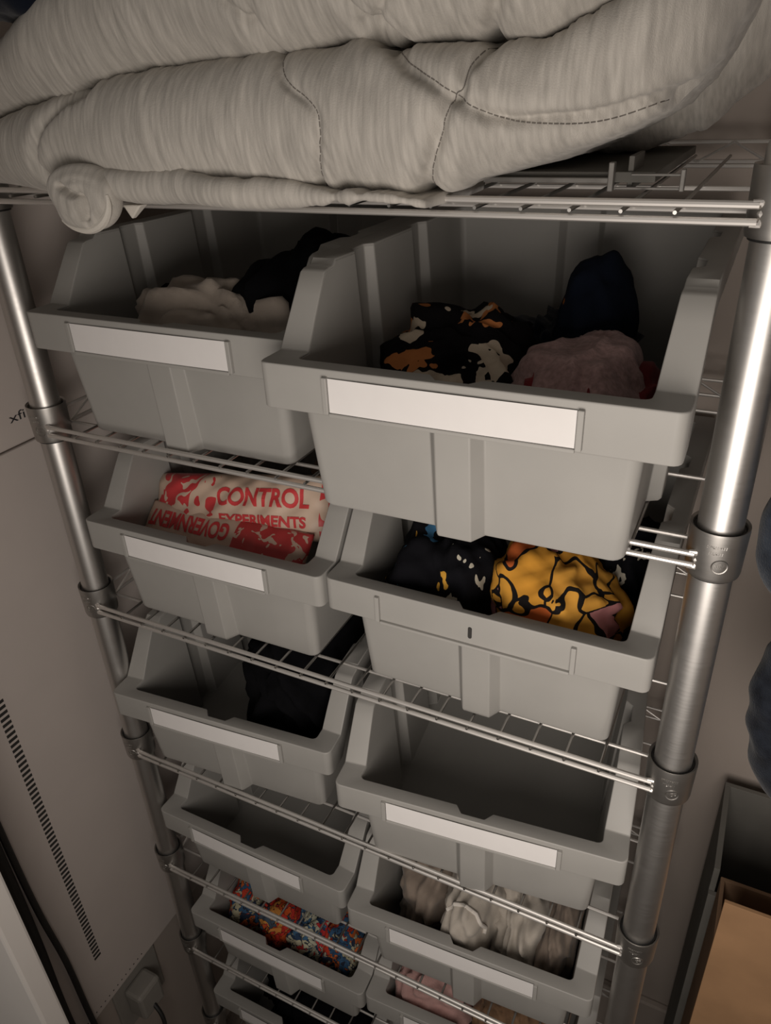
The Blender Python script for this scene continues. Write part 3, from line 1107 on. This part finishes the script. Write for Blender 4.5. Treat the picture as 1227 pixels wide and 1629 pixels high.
def fold_mesh(x0, x1, nx, zb, zt, yf, yb, seed, wr=1.0, seams=True, nv=230, end_round=True):
    xs = np.linspace(x0, x1, nx)
    n1, n2, n3 = Noise(seed, 7), Noise(seed + 3, 22), Noise(seed + 7, 60)
    rows = []
    for x in xs:
        b, t, f, k = zb(x), zt(x), yf(x), yb(x)
        h = max(0.0015, (t - b) / 2)
        cz = (t + b) / 2
        # stadium: bottom (back->front), front semicircle, top (front->back), back semicircle
        L = max(0.001, k - f - 2 * h)
        na, nb, nc, nd = 30, 120, 30, nv - 180
        pts = []
        ss = (np.arange(na) / na) ** 0.8
        pts += [(k - h - L * s, cz - h) for s in ss]
        for s in np.arange(nb) / nb:
            a = -PI / 2 - PI * s
            pts.append((f + h + h * math.cos(a), cz + h * math.sin(a)))
        pts += [(f + h + L * s, cz + h) for s in (np.arange(nc) / nc) ** 1.25]
        for s in np.arange(nd) / nd:
            a = PI / 2 - PI * s
            pts.append((k - h + h * math.cos(a), cz + h * math.sin(a)))
        rows.append(np.array([(x, p[0], p[1]) for p in pts]))
    G = np.array(rows)
    nvv = G.shape[1]
    # normals by differences
    du = np.gradient(G, axis=0)
    dv = np.roll(G, -1, 1) - np.roll(G, 1, 1)
    Nn = np.cross(du, dv)
    Nn /= np.linalg.norm(Nn, axis=2)[:, :, None] + 1e-12
    P = G.reshape(-1, 3)
    N_ = Nn.reshape(-1, 3)
    cen = np.stack([P[:, 0], np.interp(P[:, 0], xs, [(yf(x) + yb(x)) / 2 for x in xs]), np.interp(P[:, 0], xs, [(zb(x) + zt(x)) / 2 for x in xs])], 1)
    sg = np.sign(((P - cen) * N_).sum(1))
    N_ = N_ * np.where(sg.mean() < 0, -1, 1)
    # soft big undulation + long crinkles running up the face
    d = 0.0016 * n1(P)
    Q = P.copy()
    Q[:, 0] = P[:, 0] + 0.20 * (P[:, 2] - 0.04) + 0.004 * n1(P * 0.7)
    A = Q * np.array([3.2, 0.25, 0.55])
    B = Q * np.array([4.0, 0.25, 0.45])
    cr = 0.00046 * n2(A) + 0.00020 * n3(B)
    gate = np.clip(0.55 + 0.5 * n1(P * 1.6 + 5), 0.1, 1.2)
    d = d + cr * gate * wr
    if seams:
        for i, s in enumerate(SEAMS):
            dist = polyd(P[:, 0], P[:, 2], s)
            dep = 0.0052 if i in (1, 2, 5) else 0.0030
            wd = 0.0035 if i in (1, 2, 5) else 0.0022
            front = P[:, 1] < np.interp(P[:, 0], xs, [yf(x) for x in xs]) + 0.05
            d = d - front * dep * np.exp(-(dist / wd) ** 2) + front * 0.0012 * np.exp(-((dist - 0.010) / 0.007) ** 2)
            puck = np.sin(P[:, 0] * 900 + P[:, 2] * 500 + 2 * n1(P)) * np.exp(-(dist / 0.009) ** 2)
            d = d + front * 0.00035 * puck
    P = P + N_ * d[:, None]
    ff = []
    for i in range(nx - 1):
        a, b = i * nvv, (i + 1) * nvv
        for j in range(nvv):
            k = (j + 1) % nvv
            ff.append((a + j, b + j, b + k, a + k))
    ff.append(tuple(range(nvv)))
    ff.append(tuple((nx - 1) * nvv + j for j in range(nvv))[::-1])
    return P, ff


quilt = empty('folded_quilt', (0.20, 0.12, 0.002))
tag(quilt, 'thick light grey quilt folded up on the top shelf', 'quilt')
QO = np.array(quilt.location)
zc_ = lambda x: float(np.interp(x, XC, ZC))
lzb = lambda x: float(np.interp(x, [-1, 0.33, 0.365, 0.395, 0.42, 0.440, 0.458, 0.474, 0.487, 0.497, 0.503, 0.506],
                                [0.0035, 0.0035, 0.0065, 0.0120, 0.0185, 0.0270, 0.0340, 0.0415, 0.0545, 0.070, 0.085, 0.098]))
lyf = lambda x: float(np.interp(x, [-0.3, 0.0, 0.10, 0.36, 0.40, 0.44, 0.47, 0.49, 0.506], [0.02, -0.010, -0.030, -0.034, -0.031, -0.020, -0.004, 0.018, 0.06]))
lzt = lambda x: max(zc_(x) + 0.001, lzb(x) + 0.004)
P, F = fold_mesh(-0.16, 0.505, 560, lzb, lzt, lyf, lambda x: 0.25, 101)
lowf = mk('lower_fold', P - QO, F, M['quilt'], quilt, angle=None)
utop = lambda x: float(np.interp(x, [-0.3, -0.05, 0.02, 0.08, 0.14, 0.22, 0.45, 0.49, 0.53], [0.055, 0.068, 0.083, 0.104, 0.128, 0.150, 0.158, 0.155, 0.150]))
uyf = lambda x: float(np.interp(x, [-0.3, 0.0, 0.10, 0.38, 0.42, 0.45, 0.47], [0.03, 0.000, -0.020, -0.030, -0.026, -0.012, 0.02]))
P, F = fold_mesh(-0.16, 0.468, 480, lambda x: zc_(x) - 0.0022, lambda x: max(utop(x), zc_(x) + 0.01), uyf, lambda x: 0.25, 131)
mk('upper_fold', P - QO, F, M['quilt'], quilt, angle=None)
# rear fold behind the right-hand end
P, F = fold_mesh(0.30, 0.545, 120, lambda x: float(np.interp(x, [0, 0.44, 0.48, 0.52, 0.545], [0.012, 0.012, 0.026, 0.06, 0.10])),
                 lambda x: float(np.interp(x, [0, 0.50, 0.53, 0.545], [0.155, 0.155, 0.14, 0.112])),
                 lambda x: float(np.interp(x, [0, 0.42, 0.50, 0.545], [0.11, 0.11, 0.13, 0.18])), lambda x: 0.285, 151, 1.6, False)
mk('rear_fold', P - QO, F, M['quilt'], quilt, angle=None)
# thin bottom layer showing under the lower fold
P, F = fold_mesh(0.155, 0.372, 200, lambda x: 0.0032 + 0.0012 * math.sin(x * 60),
                 lambda x: 0.0032 + float(np.interp(x, [0.15, 0.20, 0.26, 0.33, 0.372], [0.020, 0.0165, 0.0115, 0.009, 0.004])) + 0.0012 * math.sin(x * 95),
                 lambda x: -0.034 + 0.0035 * math.sin(x * 70) + 0.003 * math.sin(x * 23), lambda x: 0.06, 171, 1.0, False)
mk('bottom_layer', P - QO, F, M['quilt'], quilt, angle=None)


# curled corner hanging over the front rail: a rolled ear of quilt with a spiral crease
bm = bmesh.new()
bmesh.ops.create_icosphere(bm, subdivisions=6, radius=1.0)
S = np.array([v.co[:] for v in bm.verts])
q = (np.abs(S) ** 2.15).sum(1) ** (1 / 2.15)
S = S / q[:, None]
nzc = Noise(55, 0.7)
spiral = smooth_poly([(-0.30, 0.42), (0.05, 0.20), (0.28, 0.12), (0.34, -0.15), (0.24, -0.50)])
dist = polyd(S[:, 0], S[:, 2], spiral)
fr = np.clip(-S[:, 1] * 2.0, 0, 1)
dsp = 1 + 0.055 * nzc(S) - 0.0 * fr
depth = 0.42 * np.exp(-(dist / 0.10) ** 2) * fr + 0.16 * np.exp(-(dist / 0.35) ** 2) * fr * (S[:, 0] > 0.2)
rings = 0.014 * np.sin(np.hypot(S[:, 0] - 0.25, S[:, 2] - 0.0) * 22) * fr
S = S * dsp[:, None] * np.array([0.0262, 0.0150, 0.0186])
S[:, 1] += (depth + rings) * 0.0150
ear_c = np.array([0.1425, -0.0345, 0.0050])
for v, pnt in zip(bm.verts, S + ear_c - QO):
    v.co = pnt
me = bpy.data.meshes.new('curled_corner')
bm.to_mesh(me)
bm.free()
me.shade_smooth()
me.materials.append(M['quilt'])
fl = bpy.data.objects.new('curled_corner', me)
C.objects.link(fl)
fl.parent = quilt
# pale binding along the curled edge and the little tip below the rail
bd = MB()
bp = []
for t in np.linspace(-2.35, 0.15, 30):
    bp.append((ear_c[0] + 0.0248 * math.cos(t) - QO[0], ear_c[1] - 0.0065 - QO[1], ear_c[2] + 0.0180 * math.sin(t) - QO[2]))
bd.tube(bp, [0.0010 + 0.0020 * math.sin(PI * i / 29) for i in range(30)], 8)
bo = bd.obj('binding', M['quilt_bind'], quilt)
tp = MB()
tp.add([(0.163 - QO[0], -0.026 - QO[1], 0.000 - QO[2]), (0.178 - QO[0], -0.026 - QO[1], 0.000 - QO[2]), (0.169 - QO[0], -0.026 - QO[1], -0.0085 - QO[2]),
        (0.163 - QO[0], -0.018 - QO[1], 0.000 - QO[2]), (0.178 - QO[0], -0.018 - QO[1], 0.000 - QO[2]), (0.169 - QO[0], -0.022 - QO[1], -0.0085 - QO[2])],
       [(0, 1, 2), (3, 5, 4), (0, 3, 4, 1), (1, 4, 5, 2), (2, 5, 3, 0)])
tp.obj('corner_tip', M['quilt_bind'], quilt, bevel=0.001)
# raised quilting threads along the seams of the front
dep = bpy.context.evaluated_depsgraph_get()
bpy.context.view_layer.update()
from mathutils.bvhtree import BVHTree
bv_low = BVHTree.FromPolygons([tuple(v.co) for v in lowf.data.vertices], [tuple(p.vertices) for p in lowf.data.polygons])
for i in (0, 1, 2):
    stitches = MB()
    s = SEAMS[i]
    acc = [Vector((p[0], 0, p[1])) for p in s]
    pts = []
    for a, b in zip(acc[:-1], acc[1:]):
        for k in range(4):
            pts.append(a.lerp(b, k / 4))
    hits = []
    for p in pts:
        o = Vector((p.x - QO[0], -0.2 - QO[1], p.z - QO[2]))
        r = bv_low.ray_cast(o, Vector((0, 1, 0)))
        hits.append(r[0] if r[0] is not None and r[0].y + QO[1] < 0.05 else None)
    run = []
    cnt = 0
    for h in hits:
        cnt += 1
        if h is None or cnt % 4 == 0:
            if len(run) > 1:
                stitches.tube(run, 0.00030, 5)
            run = []
        if h is not None:
            run.append(h + Vector((0, -0.0002, 0)))
    if len(run) > 1:
        stitches.tube(run, 0.00030, 5)
    if stitches.v:
        st = stitches.obj('quilting_stitches', M['thread'], quilt)
        st['kind'] = 'stuff'

# dark garment on top of the quilt, upper left corner
lump('black_garment', (0.070, 0.035, 0.138), (0.070, 0.065, 0.040), 81, M['navy_cloth'], 'dark garment lying on the quilt in the upper left corner', fold=0.10, ffreq=4)

# grey riser lying on the shelf under the quilt
ri = empty('metal_riser', (0.40, 0.12, 0.0015))
tag(ri, 'low grey metal riser lying on the top shelf beside the quilt', 'riser')
RI = ri.location


def part_box(name, x0, x1, y0, y1, z0, z1, mat, par, base, bevel=0.0005):
    m = MB()
    m.box(x0 - base[0], x1 - base[0], y0 - base[1], y1 - base[1], z0 - base[2], z1 - base[2])
    return m.obj(name, mat, par, smooth=False, bevel=bevel)


part_box('side_bar', 0.30, 0.4475, 0.0585, 0.0615, 0.0055, 0.0085, M['riser'], ri, RI)
part_box('leg', 0.4455, 0.4485, 0.057, 0.063, 0.0015, 0.0165, M['riser'], ri, RI)
part_box('top_plate', 0.30, 0.470, 0.064, 0.24, 0.0055, 0.0110, M['greybox'], ri, RI)
part_box('leg', 0.4545, 0.4575, 0.066, 0.098, 0.0015, 0.0190, M['greybox'], ri, RI)
part_box('cross_bar', 0.4570, 0.4850, 0.0625, 0.0640, 0.0090, 0.0104, M['riser'], ri, RI)
part_box('cross_bar', 0.4485, 0.4850, 0.0625, 0.0640, 0.0020, 0.0034, M['riser'], ri, RI)
part_box('leg', 0.4835, 0.4860, 0.0600, 0.0640, 0.0015, 0.0128, M['riser'], ri, RI)

# ------------------------------------------------------------------ left wall: panel, box, cables
XP = -0.064
pn = empty('wiring_cabinet_cover', (WL, 0.02, -0.996))
tag(pn, 'white metal wall cabinet cover with a column of vent slots', 'wall cabinet')
part_box('cover', WL, XP, -0.150, 0.20, -0.968, -0.2215, M['panel'], pn, pn.location, 0.002)
v_ = MB()
nS = 62
for i in range(nS):
    z = -0.452 - (0.876 - 0.452) * i / (nS - 1)
    v_.box(XP - 0.001 - pn.location.x, XP + 0.0003 - pn.location.x, -0.0935 - pn.location.y, -0.0835 - pn.location.y,
           z - 0.0018 - pn.location.z, z + 0.0018 - pn.location.z)
vo_ = v_.obj('vent_slots', M['slot'], pn, smooth=False)
vo_['kind'] = 'stuff'
v_ = MB()
for i in range(16):
    y = -0.145 + 0.0075 * i
    v_.box(XP - 0.001 - pn.location.x, XP + 0.0003 - pn.location.x, y - 0.0008 - pn.location.y, y + 0.0008 - pn.location.y,
           -0.9585 - pn.location.z, -0.9568 - pn.location.z)
vo_ = v_.obj('pin_holes', M['slot'], pn, smooth=False)
vo_['kind'] = 'stuff'
pn2 = empty('router_box', (WL, 0.02, -0.2195))
tag(pn2, 'white router box with black lettering on the left wall', 'router')
part_box('casing', WL, XP + 0.0005, -0.150, 0.15, -0.2195, 0.10, M['panel2'], pn2, pn2.location, 0.002)
tv, tf = text_flat('xfinity', 1.0, 0.0)
x, y = tv[:, 0], tv[:, 1]
x = (x - x.min()) / (x.max() - x.min()) * 0.047 + 0.0120
y = (y - y.min()) / (y.max() - y.min()) * 0.0115 - 0.2000
mk('lettering', np.stack([np.full_like(x, XP + 0.0009) - pn2.location.x, x - pn2.location.y, y - pn2.location.z], 1), tf, M['ink'], pn2, smooth=False)


def cable(name, pts, r, label, mat='cable'):
    m = MB()
    base = Vector(pts[-1])
    P_ = smooth_poly(pts, 8)
    m.tube([Vector(p) - base for p in P_], r, 10)
    o = m.obj(name, M[mat], None, base)
    return tag(o, label, 'cable')


cable('power_cable', [(-0.0560, -0.1505, 0.25), (-0.0560, -0.1500, -0.30), (-0.0560, -0.1490, -0.60), (-0.0560, -0.1500, -0.75), (-0.057, -0.1530, -0.90), (-0.055, -0.150, -1.15),
                      (-0.05, -0.14, FLOOR + 0.007)], 0.0065, 'black cable along the white door jamb, thickened to include its shadow gap')  # black tube widened to stand for the shadow gap beside the cable too
cable('power_cable', [(-0.0555, -0.1385, 0.25), (-0.0555, -0.1385, -0.40), (-0.0555, -0.1375, -0.62), (-0.0555, -0.1350, -0.72), (-0.0555, -0.1290, -0.82), (-0.0555, -0.1275, -0.94),
                      (-0.05, -0.125, -1.1), (-0.045, -0.12, FLOOR + 0.004)], 0.0036, 'thin black cable hanging in front of the vent slots')
# plug adapter on the wall under the cover
ad = empty('plug_adapter', (WL, -0.045, -1.02))
tag(ad, 'white plug adapter on the wall below the cabinet cover', 'adapter')
part_box('wall_plate', WL, WL + 0.005, -0.085, -0.005, -1.075, -0.975, M['adapter'], ad, ad.location, 0.002)
part_box('plug', WL + 0.005, WL + 0.035, -0.070, -0.030, -1.045, -0.995, M['adapter'], ad, ad.location, 0.005)
m = MB()
m.tube([rel(p, ad.location) for p in smooth_poly([(WL + 0.03, -0.05, -1.03), (WL + 0.05, -0.055, -1.06), (WL + 0.045, -0.07, -1.15), (WL + 0.04, -0.08, FLOOR + 0.003)], 8)], 0.003, 8)
m.obj('cord', M['cable'], ad)

# ------------------------------------------------------------------ right side: carton, grey box, denim
cb = empty('cardboard_box', (0.72, 0.14, FLOOR))
tag(cb, 'open brown cardboard box on the floor at the lower right', 'box')
X0, X1, Y0, Y1, ZT = 0.6030, 0.86, 0.100, 0.175, -0.6030
part_box('front_panel', X0, X1, Y0, Y0 + 0.004, FLOOR, ZT, M['carton'], cb, cb.location)
part_box('back_panel', X0, X1, Y1 - 0.004, Y1, FLOOR, ZT - 0.060, M['carton_shaded'], cb, cb.location)
part_box('side_panel', X0, X0 + 0.004, Y0 + 0.004, Y1 - 0.004, FLOOR, ZT - 0.060, M['carton_shaded'], cb, cb.location)
part_box('side_panel', X1 - 0.004, X1, Y0 + 0.004, Y1 - 0.004, FLOOR, ZT - 0.060, M['carton_shaded'], cb, cb.location)
part_box('base_panel', X0 + 0.004, X1 - 0.004, Y0 + 0.004, Y1 - 0.004, FLOOR, FLOOR + 0.004, M['carton_shaded'], cb, cb.location)
gb = empty('storage_box', (0.74, 0.24, FLOOR))
tag(gb, 'dark grey box standing behind the cardboard box', 'box')
GX0, GX1, GY0, GY1, GZ = 0.5960, 0.90, 0.180, 0.310, -0.668
part_box('front_wall', GX0, GX1, GY0, GY0 + 0.006, FLOOR, GZ - 0.035, M['greybox'], gb, gb.location)
part_box('back_wall', GX0, GX1, GY1 - 0.006, GY1, FLOOR, GZ, M['greybox'], gb, gb.location)
part_box('side_wall', GX0, GX0 + 0.006, GY0 + 0.006, GY1 - 0.006, FLOOR, GZ, M['greybox'], gb, gb.location)
part_box('side_wall', GX1 - 0.006, GX1, GY0 + 0.006, GY1 - 0.006, FLOOR, GZ, M['greybox'], gb, gb.location)
part_box('base_panel', GX0 + 0.006, GX1 - 0.006, GY0 + 0.006, GY1 - 0.006, FLOOR, FLOOR + 0.006, M['greybox'], gb, gb.location)


def hanging(name, prof, cx, cy, seed, mat, label):
    """denim hanging in a bunch: a vertical lumpy column; prof = [(z, left reach x, half depth)]"""
    zs = np.linspace(prof[0][0], prof[-1][0], 150)
    pz = [p[0] for p in prof][::-1]
    xl = np.interp(zs, pz, [p[1] for p in prof][::-1])
    hd = np.interp(zs, pz, [p[2] for p in prof][::-1])
    ker = np.array([1, 2, 3, 2, 1]) / 9.0
    xl = np.convolve(np.pad(xl, 2, mode='edge'), ker, 'valid')
    hd = np.convolve(np.pad(hd, 2, mode='edge'), ker, 'valid')
    n1, n2 = Noise(seed, 12), Noise(seed + 4, 35)
    n = 80
    V = []
    for i, z in enumerate(zs):
        rx = cx - xl[i]
        for k in range(n):
            t = 2 * PI * k / n
            V.append((cx + rx * math.cos(t), cy + hd[i] * math.sin(t), z))
    V = np.array(V)
    cdir = V - np.array([cx, cy, 0])
    cdir[:, 2] = 0
    L = np.linalg.norm(cdir, axis=1)[:, None] + 1e-9
    V = V + cdir / L * (0.0025 * n1(V * np.array([1, 1, 0.6])) + 0.0009 * n2(V))[:, None]
    F_ = []
    m_ = len(zs)
    for i in range(m_ - 1):
        for k in range(n):
            F_.append((i * n + k, i * n + (k + 1) % n, (i + 1) * n + (k + 1) % n, (i + 1) * n + k))
    F_.append(tuple(range(n)))
    F_.append(tuple((m_ - 1) * n + k for k in range(n))[::-1])
    base = np.array((cx, cy, zs.min()))
    o = mk(name, V - base, F_, mat, None, base, angle=50)
    return tag(o, label, 'jeans')


hanging('denim_jeans', [(0.16, 0.640, 0.020), (-0.02, 0.620, 0.028), (-0.10, 0.590, 0.034), (-0.135, 0.5690, 0.036), (-0.165, 0.5600, 0.038), (-0.195, 0.5595, 0.038), (-0.21, 0.566, 0.034),
                        (-0.226, 0.580, 0.026), (-0.234, 0.615, 0.006)],
        0.640, 0.03, 91, M['denim'], 'blue denim jeans hanging at the right edge, the upper hem')
hanging('denim_jeans', [(0.16, 0.690, 0.012), (-0.20, 0.670, 0.020), (-0.262, 0.630, 0.03), (-0.285, 0.597, 0.036), (-0.310, 0.584, 0.04), (-0.345, 0.5800, 0.04), (-0.385, 0.585, 0.04),
                        (-0.42, 0.592, 0.036), (-0.445, 0.605, 0.028), (-0.456, 0.650, 0.006)],
        0.690, 0.09, 95, M['denim2'], 'darker denim jeans hanging lower at the right edge')
